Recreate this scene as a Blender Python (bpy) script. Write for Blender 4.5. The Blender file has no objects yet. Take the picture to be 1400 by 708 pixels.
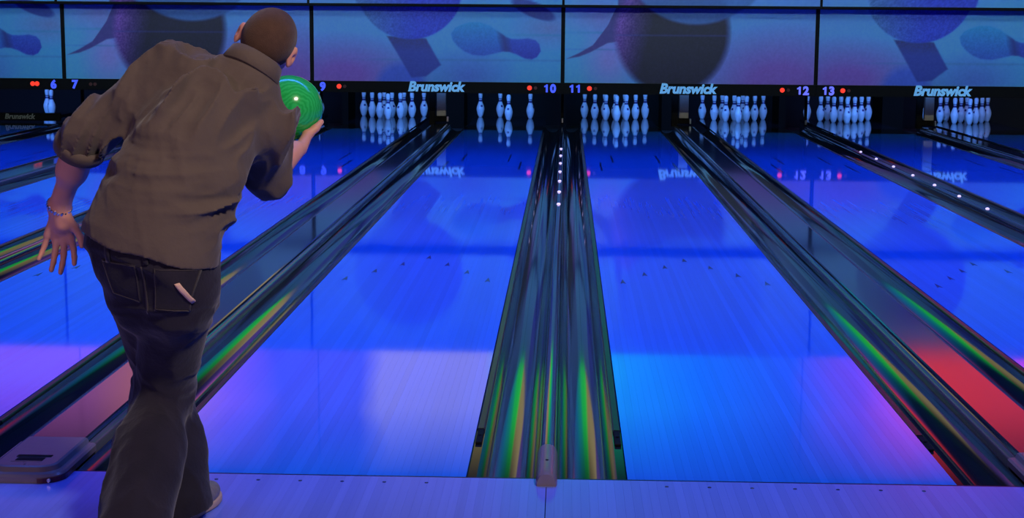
import bpy, bmesh, math, random
import numpy as np
from mathutils import Vector, Matrix
from mathutils.bvhtree import BVHTree

random.seed(7); rng = np.random.default_rng(7)
scene = bpy.context.scene
COL = scene.collection

# ------------------------------------------------------------------ camera
CAM = dict(f=2155.77, pos=(0.04754, -4.96242, 1.47327), yaw=0.03329, pitch=0.15078, roll=0.0073)
def cam_basis():
    y, p, r_ = CAM['yaw'], CAM['pitch'], CAM['roll']
    f = Vector((-math.sin(y) * math.cos(p), math.cos(y) * math.cos(p), -math.sin(p)))
    r = Vector((math.cos(y), math.sin(y), 0)); u = r.cross(f)
    return (r * math.cos(r_) + u * math.sin(r_)), (u * math.cos(r_) - r * math.sin(r_)), f
cd = bpy.data.cameras.new('camera'); cam = bpy.data.objects.new('camera', cd); COL.objects.link(cam)
R_, U_, F_ = cam_basis()
cam.matrix_world = Matrix(((R_.x, U_.x, -F_.x, CAM['pos'][0]), (R_.y, U_.y, -F_.y, CAM['pos'][1]),
                           (R_.z, U_.z, -F_.z, CAM['pos'][2]), (0, 0, 0, 1)))
cd.sensor_fit = 'HORIZONTAL'; cd.sensor_width = 36.0; cd.lens = 36.0 * CAM['f'] / 1400.0
cd.clip_start = 0.05; cd.clip_end = 200
scene.camera = cam

# ------------------------------------------------------------------ world, lights, exposure
scene.view_settings.view_transform = 'Standard'
scene.view_settings.look = 'None'
scene.view_settings.exposure = 0.0
scene.view_settings.gamma = 1.0
scene.view_settings.use_curve_mapping = False
world = bpy.data.worlds.new('world'); scene.world = world; world.use_nodes = True
world.node_tree.nodes['Background'].inputs[0].default_value = (0.0, 0.0, 0.0, 1)
world.node_tree.nodes['Background'].inputs[1].default_value = 0.0

def area_light(name, loc, target, sx, sy, power, color, spread=180):
    ld = bpy.data.lights.new(name, 'AREA'); ld.shape = 'RECTANGLE'; ld.size = sx; ld.size_y = sy
    ld.energy = power; ld.color = color; ld.spread = math.radians(spread)
    o = bpy.data.objects.new(name, ld); COL.objects.link(o); o.location = loc
    d = Vector(target) - Vector(loc)
    o.rotation_euler = d.to_track_quat('-Z', 'Y').to_euler()
    return o
BLUE = (0.04, 0.16, 1.0)
LAMP_ROWS = ((1.6, 250), (5.0, 270), (8.4, 270), (11.6, 250))          # black-light bars over the lanes
for y, pw in LAMP_ROWS:
    area_light('blacklight_lamp', (0, y, 3.9), (0, y, 0), 18.0, 0.25, pw, BLUE, 110)
area_light('added_mask_wash', (0, 11.9, 3.9), (0, 16.2, 1.1), 18.0, 0.2, 27, (0.74, 1.0, 0.86), 60)  # unseen wash, added only to light the printed panels
area_light('added_mask_wash', (0, 7.2, 3.9), (0, 16.2, 1.3), 18.0, 0.2, 36, (0.74, 1.0, 0.86), 36)  # second added wash, softens the shadow under the upper panels
area_light('unseen_rear_lamp', (1.9, -3.6, 4.5), (-1.0, -0.5, 0.9), 0.9, 0.5, 56, (1.0, 0.80, 0.68), 90)  # unseen warm lamp for the bowler's back, set steep to bring out folds
area_light('unseen_rear_lamp', (-3.0, -6.2, 3.0), (-1.2, -0.5, 0.8), 1.4, 0.6, 15, (1.0, 0.60, 0.74), 80)  # unseen weaker fill, added to keep his left arm lit
for xc in (-8.41, -5.045, -1.682, 1.682, 5.045):
    area_light('pin_lamp', (xc, 16.75, 0.86), (xc, 18.6, 0.16), 2.6, 0.1, 24, (0.075, 0.28, 1.0), 110)

# ------------------------------------------------------------------ helpers
def new_obj(name, me, mat=None, parent=None):
    o = bpy.data.objects.new(name, me); COL.objects.link(o)
    if mat is not None and len(me.materials) == 0: me.materials.append(mat)
    if parent is not None: o.parent = parent
    return o
def tag(o, label=None, cat=None, group=None, kind=None):
    if label: o['label'] = label
    if cat: o['category'] = cat
    if group: o['group'] = group
    if kind: o['kind'] = kind
    return o
def empty(name, loc=(0, 0, 0)):
    o = bpy.data.objects.new(name, None); COL.objects.link(o); o.location = loc; o.empty_display_size = 0.1
    return o
def mesh_from(name, verts, faces, smooth=False):
    me = bpy.data.meshes.new(name); me.from_pydata([tuple(v) for v in verts], [], faces)
    if smooth: me.polygons.foreach_set('use_smooth', [True] * len(me.polygons))
    me.update(); return me
def box_mesh(name, x0, x1, y0, y1, z0, z1, bevel=0.0, seg=1):
    bm = bmesh.new()
    r = bmesh.ops.create_cube(bm, size=1.0)
    for v in r['verts']:
        v.co = Vector((x0 + (v.co.x + .5) * (x1 - x0), y0 + (v.co.y + .5) * (y1 - y0), z0 + (v.co.z + .5) * (z1 - z0)))
    if bevel > 0: bmesh.ops.bevel(bm, geom=bm.edges[:], offset=bevel, segments=seg, affect='EDGES', profile=0.5)
    me = bpy.data.meshes.new(name); bm.to_mesh(me); bm.free(); return me
def box(name, x0, x1, y0, y1, z0, z1, mat, parent=None, bevel=0.0, seg=1):
    return new_obj(name, box_mesh(name, x0, x1, y0, y1, z0, z1, bevel, seg), mat, parent)
def extrude_profile(name, prof, y0, y1, mat, parent=None, smooth=True, cap=True, ny=1, angle=40):
    """closed (x,z) profile swept along y"""
    n = len(prof); vs = []; fs = []
    for k in range(ny + 1):
        y = y0 + (y1 - y0) * k / ny
        vs += [(x, y, z) for x, z in prof]
    for k in range(ny):
        for i in range(n):
            j = (i + 1) % n
            fs.append((k * n + i, k * n + j, (k + 1) * n + j, (k + 1) * n + i))
    if cap:
        fs.append(tuple(range(n - 1, -1, -1))); fs.append(tuple(range(ny * n, ny * n + n)))
    me = mesh_from(name, vs, fs)
    bm = bmesh.new(); bm.from_mesh(me); bmesh.ops.recalc_face_normals(bm, faces=bm.faces[:])
    if smooth:
        for f in bm.faces: f.smooth = len(f.verts) == 4
        for e in bm.edges:
            if len(e.link_faces) == 2 and e.calc_face_angle(0) > math.radians(angle): e.smooth = False
    bm.to_mesh(me); bm.free()
    return new_obj(name, me, mat, parent)
def lathe_mesh(name, prof, seg=24, a0=0.0, a1=2 * math.pi, off=0.0):
    full = abs(a1 - a0 - 2 * math.pi) < 1e-6
    na = seg if full else seg + 1
    vs = []; fs = []
    for r, z in prof:
        for i in range(na):
            a = a0 + (a1 - a0) * i / seg
            vs.append(((r + off) * math.cos(a), (r + off) * math.sin(a), z))
    for k in range(len(prof) - 1):
        for i in range(seg):
            j = (i + 1) % na if full else i + 1
            fs.append((k * na + i, k * na + j, (k + 1) * na + j, (k + 1) * na + i))
    return mesh_from(name, vs, fs, True)
def cyl(name, p0, p1, r, mat, parent=None, seg=12, r1=None):
    p0 = Vector(p0); p1 = Vector(p1); r1 = r if r1 is None else r1
    w = (p1 - p0).normalized(); a = w.orthogonal().normalized(); b = w.cross(a)
    vs = []; fs = []
    for p, rr in ((p0, r), (p1, r1)):
        for i in range(seg):
            t = 2 * math.pi * i / seg; vs.append(p + (a * math.cos(t) + b * math.sin(t)) * rr)
    for i in range(seg):
        j = (i + 1) % seg; fs.append((i, j, seg + j, seg + i))
    fs.append(tuple(range(seg - 1, -1, -1))); fs.append(tuple(range(seg, 2 * seg)))
    me = mesh_from(name, vs, fs)
    for p in me.polygons: p.use_smooth = len(p.vertices) == 4
    return new_obj(name, me, mat, parent)

def lin(c): return tuple(((v / 255) / 12.92 if v / 255 <= .04045 else ((v / 255 + .055) / 1.055) ** 2.4) for v in c)
def lin4(c): return lin(c) + (1.0,)
class N:
    """tiny node-tree wrapper"""
    def __init__(s, name):
        s.m = bpy.data.materials.new(name); s.m.use_nodes = True; s.t = s.m.node_tree
        s.b = s.t.nodes['Principled BSDF']
    def node(s, typ, **kw):
        n = s.t.nodes.new(typ)
        for k, v in kw.items(): setattr(n, k, v)
        return n
    def link(s, a, b): s.t.links.new(a, b)
    def set(s, **kw):
        for k, v in kw.items(): s.b.inputs[k.replace('_', ' ')].default_value = v
        return s
def simple(name, color, rough=0.5, metal=0.0, ior=1.5, bump=0.0, bscale=30.0, var=0.0, spec=0.5):
    n = N(name); n.set(Roughness=rough, Metallic=metal, IOR=ior); n.b.inputs['Specular IOR Level'].default_value = spec
    tc = n.node('ShaderNodeTexCoord'); nz = n.node('ShaderNodeTexNoise'); nz.inputs['Scale'].default_value = bscale
    nz.inputs['Detail'].default_value = 4; n.link(tc.outputs['Object'], nz.inputs['Vector'])
    mx = n.node('ShaderNodeMix', data_type='RGBA')
    mx.inputs[6].default_value = tuple(c * (1 - var) for c in color[:3]) + (1,)
    mx.inputs[7].default_value = tuple(min(1, c * (1 + var)) for c in color[:3]) + (1,)
    n.link(nz.outputs['Fac'], mx.inputs[0]); n.link(mx.outputs[2], n.b.inputs['Base Color'])
    if bump > 0:
        b = n.node('ShaderNodeBump'); b.inputs['Strength'].default_value = bump; b.inputs['Distance'].default_value = 0.01
        n.link(nz.outputs['Fac'], b.inputs['Height']); n.link(b.outputs[0], n.b.inputs['Normal'])
    return n.m
def emit(name, color, strength):
    n = N(name); n.set(Roughness=0.4); n.b.inputs['Base Color'].default_value = tuple(color[:3]) + (1,)
    n.b.inputs['Emission Color'].default_value = tuple(color[:3]) + (1,); n.b.inputs['Emission Strength'].default_value = strength
    return n.m

# ------------------------------------------------------------------ materials
def board_material(name, base, rough, var):
    """synthetic lane board: long streaks, a little difference from board to board"""
    n = N(name); n.set(Roughness=rough, IOR=1.5); n.b.inputs['Specular IOR Level'].default_value = 0.4
    oi = n.node('ShaderNodeObjectInfo'); geo = n.node('ShaderNodeNewGeometry')
    mp = n.node('ShaderNodeMapping'); mp.inputs['Scale'].default_value = (60, 0.8, 1)
    n.link(geo.outputs['Position'], mp.inputs['Vector'])
    nz = n.node('ShaderNodeTexNoise'); nz.inputs['Scale'].default_value = 1.0; nz.inputs['Detail'].default_value = 3
    n.link(mp.outputs[0], nz.inputs['Vector'])
    ad = n.node('ShaderNodeMath', operation='ADD'); n.link(oi.outputs['Random'], ad.inputs[0]); n.link(nz.outputs['Fac'], ad.inputs[1])
    mr = n.node('ShaderNodeMapRange'); mr.inputs['From Min'].default_value = 0.3; mr.inputs['From Max'].default_value = 1.7
    n.link(ad.outputs[0], mr.inputs['Value'])
    mx = n.node('ShaderNodeMix', data_type='RGBA')
    mx.inputs[6].default_value = tuple(c * (1 - var) for c in base) + (1,); mx.inputs[7].default_value = tuple(min(1, c * (1 + var)) for c in base) + (1,)
    n.link(mr.outputs[0], mx.inputs[0]); n.link(mx.outputs[2], n.b.inputs['Base Color'])
    return n.m
M = {}
M['lane'] = board_material('lane_boards', (0.02, 0.20, 0.86), 0.036, 0.11)
M['approach'] = board_material('approach_boards', (0.12, 0.19, 0.76), 0.22, 0.10)
M['deck'] = simple('shaded_pin_deck', (0.012, 0.012, 0.02), 0.06)
M['core'] = simple('lane_core', (0.02, 0.015, 0.02), 0.6)
M['black'] = simple('black_paint', (0.003, 0.003, 0.006), 0.6, var=0.2, spec=.12)
M['pit'] = simple('pit_black', (0.006, 0.005, 0.006), 0.9, var=0.3)
M['slab'] = simple('concrete_slab', (0.03, 0.03, 0.035), 0.9, var=0.2)
M['wall'] = simple('dark_wall', (0.03, 0.03, 0.05), 0.85, var=0.2)
M['gutter'] = simple('gutter_plastic', (0.008, 0.011, 0.018), 0.07, ior=1.55, bump=0.004, bscale=5, spec=.7)
M['cap'] = simple('cap_plastic', (0.02, 0.024, 0.04), 0.075, ior=1.7, bump=0.006, bscale=3.0, spec=.8)
M['rail'] = simple('rail_plastic', (0.010, 0.011, 0.016), 0.30, ior=1.5)
M['lip'] = simple('lip_grey', (0.085, 0.085, 0.10), 0.22, ior=1.5)
M['dot_glow'] = emit('bright_dot', (1.0, 0.78, 1.0), 0.9)  # self-glowing domes, evenly spaced along two of the dividers
M['grey_plastic'] = simple('grey_plastic', (0.16, 0.135, 0.165), 0.25, var=0.08)
M['metal'] = simple('brushed_metal', (0.5, 0.5, 0.52), 0.3, metal=1.0)
M['maroon'] = simple('maroon_plastic', (0.06, 0.01, 0.012), 0.3)
M['ink'] = simple('dark_inlay', (0.012, 0.02, 0.10), 0.08)
M['pin'] = simple('pin_white', (0.80, 0.82, 0.86), 0.25, var=0.03)
M['pin_mark'] = simple('pin_mark', (0.05, 0.03, 0.16), 0.3)
M['post'] = simple('post_grey', (0.42, 0.30, 0.24), 0.6, var=0.15)
M['plate'] = simple('plate_brown', (0.012, 0.008, 0.006), 0.8, var=0.3, spec=.1)
M['number'] = emit('number_glow', (0.055, 0.10, 1.0), 0.85)
M['number_pale'] = emit('number_glow_pale', (0.15, 0.17, 1.0), 0.8)
M['logo'] = emit('logo_glow', (0.12, 0.36, 0.72), 0.62)
M['red_on'] = emit('red_indicator', (1.0, 0.04, 0.02), 1.0)
M['red_off'] = simple('indicator_off', (0.10, 0.03, 0.03), 0.3)
M['letter_dim'] = simple('dim_lettering', (0.25, 0.25, 0.27), 0.6)

# ------------------------------------------------------------------ layout
W = 1.060; GN = 0.52534; GW = 0.71833; PAIR = 2 * W + GN + GW
lane_x = {}
x = GN / 2
lane_x[11] = x + W / 2; lane_x[12] = x + W + GW + W / 2; lane_x[13] = lane_x[12] + W + GN; lane_x[14] = lane_x[13] + W + GW
for a, b in ((10, 11), (9, 12), (8, 13), (7, 14)): lane_x[a] = -lane_x[b]
lane_x[6] = lane_x[7] - W - GN
LANES = sorted(lane_x)
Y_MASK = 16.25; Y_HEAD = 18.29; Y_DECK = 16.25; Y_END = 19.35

# ------------------------------------------------------------------ the room
XL, XR = -10.3, 8.6
FLOOR = box('floor', XL, XR, -9.0, 21.0, -0.40, -0.20, M['slab']); tag(FLOOR, 'dark slab floor under the approach and lanes', kind='structure')
for nm, a in (('wall_left', (XL - .2, XL, -9, 21, -.4, 5)), ('wall_right', (XR, XR + .2, -9, 21, -.4, 5)),
              ('wall_back', (XL - .2, XR + .2, -9.2, -9, -.4, 5)), ('wall_far', (XL - .2, XR + .2, 20.6, 20.8, -.4, 5))):
    tag(box(nm, *a, M['wall'] if nm != 'wall_far' else M['pit']), kind='structure')
tag(box('ceiling', XL - .2, XR + .2, -9.2, 20.8, 5.0, 5.2, M['wall']), kind='structure')
# approach boards, children of the floor
BW = W / 39
pm = box_mesh('approach_board', -BW / 2 + .00012, BW / 2 - .00012, -5.6, -0.012, -0.20, 0.0)
pm.materials.append(M['approach'])
k0 = int(-3.4 / BW)
for k in range(k0, k0 + 250):
    o = bpy.data.objects.new('plank', pm); COL.objects.link(o); o.parent = FLOOR; o.location = ((k + .5) * BW, 0, 0)
dark_line = box('foul_line', XL + .02, XR - .02, -0.012, 0.0, -0.20, -0.0005, M['ink'], FLOOR)
box('board_joint', -.0015, .0015, -5.6, -.10, -.01, .0004, M['ink'], FLOOR)
# the rest of the approach left and right, out of view
box('approach_side', XL + .02, k0 * BW - .001, -5.6, -0.012, -.2, 0, M['approach'], FLOOR)
box('approach_side', (k0 + 250) * BW + .001, XR - .02, -5.6, -0.012, -.2, 0, M['approach'], FLOOR)
box('concourse', XL + .02, XR - .02, -8.98, -5.601, -.2, 0.0, M['slab'], FLOOR)
# guide dots on the approach
dot_me = lathe_mesh('dot', [(0.0001, 0.0012), (0.006, 0.0012), (0.0065, 0.0)], 10)
dot_me.materials.append(M['ink'])

# ------------------------------------------------------------------ lanes
plank_me = box_mesh('lane_board', -BW / 2 + .00012, BW / 2 - .00012, 0.0005, Y_DECK, -0.045, 0.0); plank_me.materials.append(M['lane'])
bed_me = box_mesh('lane_bed', -W / 2 + .002, W / 2 - .002, 0.002, Y_END, -0.2, -0.046); bed_me.materials.append(M['core'])
deck_me = box_mesh('shaded_pin_deck', -W / 2, W / 2, Y_DECK + .001, Y_END, -0.045, 0.0); deck_me.materials.append(M['deck'])  # deck begun early at the masking; its dark colour also holds the masking's shadow
av = [(0, .09, 0), (-.016, -.06, 0), (0, -.035, 0), (.016, -.06, 0)]
arrow_me = mesh_from('arrow', av + [(a, b, .0008) for a, b, c in av], [(4, 5, 6), (4, 6, 7), (0, 1, 5, 4), (1, 2, 6, 5), (2, 3, 7, 6), (3, 0, 4, 7)])
arrow_me.materials.append(M['ink'])
mark_me = box_mesh('lane_mark', -.009, .009, 0, .9, 0, .0007); mark_me.materials.append(M['ink'])
LN = {6: 'far left lane', 7: 'lane hidden behind the bowler', 8: "lane behind the bowler's left hand", 9: 'lane behind the green ball',
      10: 'lane left of the middle divider', 11: 'lane right of the middle divider', 12: 'lane right of the red-lit capping', 13: 'second lane from the right edge', 14: 'rightmost lane'}
LANE_LABEL = {6: 'far left glossy blue lane 6 with its sweep bar lowered', 7: 'glossy blue lane 7, partly hidden behind the bowler',
              8: 'glossy blue lane 8 crossing behind the bowler\'s left hand', 9: 'glossy blue lane 9 passing behind the bowler and the green ball',
              10: 'glossy blue lane 10 with only four pins standing at its end', 11: 'glossy blue lane 11 with cyan sheen right of the middle divider',
              12: 'glossy blue lane 12 right of the red-lit ball return capping', 13: 'glossy blue lane 13 near the right edge under sign 13',
              14: 'far right glossy blue lane, a sliver beyond lane 13'}
for L in LANES:
    r = empty('bowling_lane', (lane_x[L], 0, 0)); tag(r, LANE_LABEL[L], 'bowling lane', 'blue bowling lanes')
    for me, nm in ((bed_me, 'lane_bed'), (deck_me, 'shaded_pin_deck')):
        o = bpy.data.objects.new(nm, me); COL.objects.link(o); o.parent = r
    for k in range(39):
        o = bpy.data.objects.new('plank', plank_me); COL.objects.link(o); o.parent = r; o.location = ((k - 19) * BW, 0, 0)
    for k in range(-3, 4):
        o = bpy.data.objects.new('arrow', arrow_me); COL.objects.link(o); o.parent = r
        o.location = (k * 5 * BW, 4.75 - abs(k) * 0.28, 0.0)
    for k in (-14, -9, 9, 14):
        o = bpy.data.objects.new('lane_mark', mark_me); COL.objects.link(o); o.parent = r
        o.location = (k * BW, 10.6 + (0.9 if abs(k) < 10 else 0), 0.0)
    for k in (-15, -10, -5, 0, 5, 10, 15):
        o = bpy.data.objects.new('guide_dot', dot_me); COL.objects.link(o); o.parent = r; o.location = (k * BW, -0.075, 0.0)

# ------------------------------------------------------------------ gutters, dividers and ball return cappings
RAIL = 0.032; GUT = 0.198
def gutter_profile(side):
    """side=+1: lane lies at -x (the gutter is to the right of its lane). x measured from the lane edge"""
    n = 14; d = 0.066; wv = GUT; r = (wv * wv / 4 + d * d) / (2 * d); a = math.asin(wv / 2 / r)
    c = RAIL + wv / 2; top = []
    for i in range(n + 1):
        t = -a + 2 * a * i / n; top.append((c + r * math.sin(t), -0.012 - d + r - r * math.cos(t)))
    prof = [(0.002, -0.012), (RAIL - .003, -0.012)] + top + [(RAIL + wv, -0.19), (0.002, -0.19)]
    return [(side * px, pz) for px, pz in prof]
GUT_ME = {s: None for s in (-1, 1)}
def make_gutter(xe, side, label):
    r = empty('gutter', (xe, 0, 0)); tag(r, label, 'gutter', 'ball gutters along the lanes')
    if GUT_ME[side] is None:
        ch = extrude_profile('channel', gutter_profile(side), 0.004, 17.04, M['gutter'], r, angle=50)
        s = side
        rl = extrude_profile('bumper_rail', [(s * .003, -.0115), (s * .003, -.003), (s * .006, 0.0), (s * .026, 0.0), (s * .030, -.004), (s * .030, -.0115)], 0.62, 15.9, M['rail'], r, smooth=False)
        ep = box('rail_foot', min(s * .005, s * .028), max(s * .005, s * .028), .44, .62, -.0115, -.002, M['black'], r, bevel=.002)
        bt = cyl('bolt', (s * .0165, .53, -.002), (s * .0165, .53, .002), .006, M['black'], r, seg=8)
        GUT_ME[side] = [(o.name.split('.')[0], o.data) for o in (ch, rl, ep, bt)]
    else:
        for nm, me in GUT_ME[side]:
            o = bpy.data.objects.new(nm, me); COL.objects.link(o); o.parent = r
    return r
for L in LANES:
    make_gutter(lane_x[L] - W / 2, -1, 'dark gutter on the left side of the ' + LN[L])
    make_gutter(lane_x[L] + W / 2, 1, 'dark gutter on the right side of the ' + LN[L])
# narrow rounded dividers
def divider_profile(hw, h, z0=-0.012, n=10):
    p = [(-hw, z0 - .17), (-hw, z0)]
    for i in range(1, n):
        t = math.pi * i / n; p.append((-hw * math.cos(t), z0 + (h) * math.sin(t) ** 0.8))
    return p + [(hw, z0), (hw, z0 - .17)]
NARROW = {(6, 7): 'between lanes 6 and 7, left of the bowler', (8, 9): 'between lanes 8 and 9, behind the bowler\'s left hand',
          (10, 11): 'in the middle between lanes 10 and 11, grey end facing the camera', (12, 13): 'between lanes 12 and 13, dotted with small glowing domes'}
HWN = GN / 2 - RAIL - GUT
BRIGHT_DOT_ME = lathe_mesh('bright_dot', [(.016, 0), (.016, .003), (.013, .009), (.008, .0125), (.0001, .014)], 12); BRIGHT_DOT_ME.materials.append(M['dot_glow'])
for (a, b), t in NARROW.items():
    xc = (lane_x[a] + lane_x[b]) / 2
    r = empty('lane_divider', (xc, 0, 0)); tag(r, 'rounded divider ' + t, 'divider', 'narrow dividers between lane pairs')
    extrude_profile('capping', divider_profile(HWN - .001, .040), 0.10, 16.9, M['cap'], r, angle=60)
    if a in (10, 12):
        for k in range(7):
            d_ = new_obj('bright_dot', BRIGHT_DOT_ME, None, r); d_.location = (0, 7.45 + k * .90, .0275)
    # end piece that reaches onto the approach
    vs = []; fs = []; prof = [q for q in divider_profile(HWN + .002, .044, z0=-.012, n=12)][1:-1]
    stations = [(0.26, 1.0, 1.0), (0.0, 1.0, 1.0), (-0.060, 1.0, 1.0), (-0.082, .96, .97), (-.094, .88, .9)]
    n = len(prof)
    for y, sx, sz in stations: vs += [(px * sx, y, (pz + .012) * sz + (.0 if y < .001 else -.001)) for px, pz in prof]
    for k in range(len(stations) - 1):
        for i in range(n - 1): fs.append((k * n + i, k * n + i + 1, (k + 1) * n + i + 1, (k + 1) * n + i))
    fs.append(tuple(range(n))); fs.append(tuple(range(len(stations) * n - 1, (len(stations) - 1) * n - 1, -1)))
    me = mesh_from('end_cap', vs, fs)
    bm = bmesh.new(); bm.from_mesh(me); bmesh.ops.recalc_face_normals(bm, faces=bm.faces[:])
    for f in bm.faces: f.smooth = len(f.verts) == 4
    for e in bm.edges:
        if len(e.link_faces) == 2 and e.calc_face_angle(0) > math.radians(40): e.smooth = False
    bm.to_mesh(me); bm.free(); o = new_obj('end_cap', me, M['grey_plastic'], r)
    cyl('screw', (0, 0.06, .0425), (0, 0.06, .0455), .005, M['black'], r, seg=8)
# wide ball-return cappings
def wide_profile(hw, h):
    p = [(-hw, -.19), (-hw, -.012), (-hw + .001, .018), (-hw + .006, .026), (-hw + .020, .029), (-hw + .023, .027), (-hw + .026, .030), (-hw + .030, h - .003), (-hw + .037, h)]
    p += [(0, h)]
    return p + [(-a, b) for a, b in p[-2::-1]]
WIDE = {(7, 8): 'between lanes 7 and 8, mostly behind the bowler', (9, 10): 'between lanes 9 and 10, grey rounded end beside the bowler\'s legs',
        (11, 12): 'between lanes 11 and 12, reflecting red', (13, 14): 'between lanes 13 and 14 at the far right edge'}
HWW = GW / 2 - RAIL - GUT
for (a, b), t in WIDE.items():
    xc = (lane_x[a] + lane_x[b]) / 2
    r = empty('ball_return_capping', (xc, 0, 0)); tag(r, 'wide flat capping ' + t, 'ball return', 'wide ball return cappings')
    extrude_profile('capping', wide_profile(HWW - .001, .042), 0.22, 16.94, M['cap'], r, smooth=False)
    for s_ in (-1, 1):
        lip = [(-HWW - .0005, -.011), (-HWW + .0000, .019), (-HWW + .0055, .0275), (-HWW + .0195, .0305), (-HWW + .0215, .0285), (-HWW + .0195, .025), (-HWW + .004, -.011)]
        extrude_profile('side_lip', [(s_ * px_, pz_) for px_, pz_ in lip], 0.242, 16.9, M['lip'], r, angle=50)
    # moulded grey end, rounded in plan
    def plan(hw, yb, yf, rad, n=7):
        pts = [(-hw, yb)]
        for i in range(n + 1):
            t = math.pi / 2 * i / n; pts.append((-hw + rad - rad * math.cos(t), yf + rad - rad * math.sin(t)))
        for i in range(n + 1):
            t = math.pi / 2 * (1 - i / n); pts.append((hw - rad + rad * math.cos(t), yf + rad - rad * math.sin(t)))
        return pts + [(hw, yb)]
    levels = [(HWW + .004, -.155, .0005, .075), (HWW + .004, -.155, .020, .075), (HWW - .002, -.148, .027, .07), (HWW - .020, -.128, .029, .06), (HWW - .026, -.120, .043, .055), (HWW - .034, -.112, .046, .05)]
    vs = []; fs = []
    for hw, yf, z, rad in levels: vs += [(px, py, z) for px, py in plan(hw, 0.24, yf, rad)]
    n = len(plan(1, 1, 0, .1))
    for k in range(len(levels) - 1):
        for i in range(n):
            j = (i + 1) % n; fs.append((k * n + i, k * n + j, (k + 1) * n + j, (k + 1) * n + i))
    fs.append(tuple(range((len(levels) - 1) * n, len(levels) * n))); fs.append(tuple(range(n - 1, -1, -1)))
    me = mesh_from('end_cap', vs, fs)
    bm = bmesh.new(); bm.from_mesh(me); bmesh.ops.recalc_face_normals(bm, faces=bm.faces[:])
    for f in bm.faces: f.smooth = len(f.verts) == 4
    for e in bm.edges:
        if len(e.link_faces) == 2 and e.calc_face_angle(0) > math.radians(38): e.smooth = False
    bm.to_mesh(me); bm.free()
    ec = new_obj('end_cap', me, M['grey_plastic'], r)
    box('sensor_window', -.045, .045, -.055, -.020, .0455, .0475, M['black'], r, bevel=.0008)
    box('sensor_window', -.055, .060, -.012, .012, .0455, .0475, M['black'], r, bevel=.0008)
    box('trim_strip', -.055, .045, -.066, -.061, .0455, .0472, M['grey_plastic'], r)
    cyl('screw', (0, -.092, .0455), (0, -.092, .0475), .004, M['metal'], r, seg=8)
    # dark red kick strip round the right front corner
    pts = plan(HWW + .0065, 0.0, -.1575, .076)[9:]
    vs = []; fs = []
    for px, py in pts: vs += [(px, py, .001), (px, py, .016)]
    for px, py in pts: vs += [(px - .006, py + .004, .001), (px - .006, py + .004, .016)]
    m_ = len(pts)
    for i in range(m_ - 1):
        fs += [(2 * i, 2 * i + 2, 2 * i + 3, 2 * i + 1), (2 * m_ + 2 * i, 2 * m_ + 2 * i + 1, 2 * m_ + 2 * i + 3, 2 * m_ + 2 * i + 2), (2 * i + 1, 2 * i + 3, 2 * m_ + 2 * i + 3, 2 * m_ + 2 * i + 1)]
    new_obj('kick_strip', mesh_from('kick_strip', vs, fs), M['maroon'], r)
    cyl('glint_disc', (HWW - .03, -.157, .012), (HWW - .03, -.163, .012), .006, M['metal'], r, seg=10)  # small metal disc put in for a lamp's reflected spot

# ------------------------------------------------------------------ pins
PIN_PROF = [(0.0001, 0.0), (0.0257, 0.0), (0.0285, 0.008), (0.0358, 0.019), (0.0450, 0.045), (0.0530, 0.075), (0.0579, 0.100), (0.0605, 0.114),
            (0.0595, 0.135), (0.0560, 0.155), (0.0500, 0.175), (0.0420, 0.195), (0.0340, 0.215), (0.0275, 0.235), (0.0245, 0.250), (0.0235, 0.260),
            (0.0240, 0.275), (0.0262, 0.292), (0.0300, 0.315), (0.0323, 0.335), (0.0320, 0.350), (0.0290, 0.365), (0.0215, 0.376), (0.0110, 0.3805), (0.0001, 0.381)]
pin_me = lathe_mesh('bowling_pin', PIN_PROF, 24); pin_me.materials.append(M['pin'])
band_me = lathe_mesh('neck_band', [(0.0275, 0.235), (0.0245, 0.250), (0.0235, 0.260), (0.0237, 0.266)], 24, off=.0008); band_me.materials.append(M['pin_mark'])
band2_me = lathe_mesh('neck_band', [(0.0242, 0.276), (0.0255, 0.288)], 24, off=.0008); band2_me.materials.append(M['pin_mark'])
emb = [(0.0560, 0.155), (0.0530, 0.1665), (0.0500, 0.175), (0.0463, .185)]
em_me = lathe_mesh('emblem', emb, 6, -math.pi / 2 - .30, -math.pi / 2 + .30, off=.0008); em_me.materials.append(M['pin_mark'])
PIN_WORD = {1: 'front head pin', 2: 'second row left', 3: 'second row right', 4: 'third row left', 5: 'third row middle',
            6: 'third row right', 7: 'back row left corner', 8: 'back row inner left', 9: 'back row inner right', 10: 'back row right corner'}
def pin_xy(L, n):
    row = 0 if n == 1 else 1 if n < 4 else 2 if n < 7 else 3
    j = n - (1, 2, 4, 7)[row]
    return lane_x[L] + (j - row / 2) * .3048, Y_HEAD + row * .264
STAND = {6: (2, 4), 10: (1, 6, 7, 8)}
for L in LANES:
    for n in STAND.get(L, range(1, 11)):
        px, py = pin_xy(L, n)
        o = new_obj('bowling_pin', pin_me); o.location = (px + random.uniform(-.004, .004), py, 0.0003); o.rotation_euler.z = random.uniform(-1.3, 1.3)
        tag(o, 'white pin, %s, %s' % (PIN_WORD[n], LN[L]), 'bowling pin', 'pins on lane %d' % L)
        for me, nm in ((band_me, 'neck_band'), (band2_me, 'neck_band'), (em_me, 'emblem')):
            c = new_obj(nm, me); c.parent = o

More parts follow.
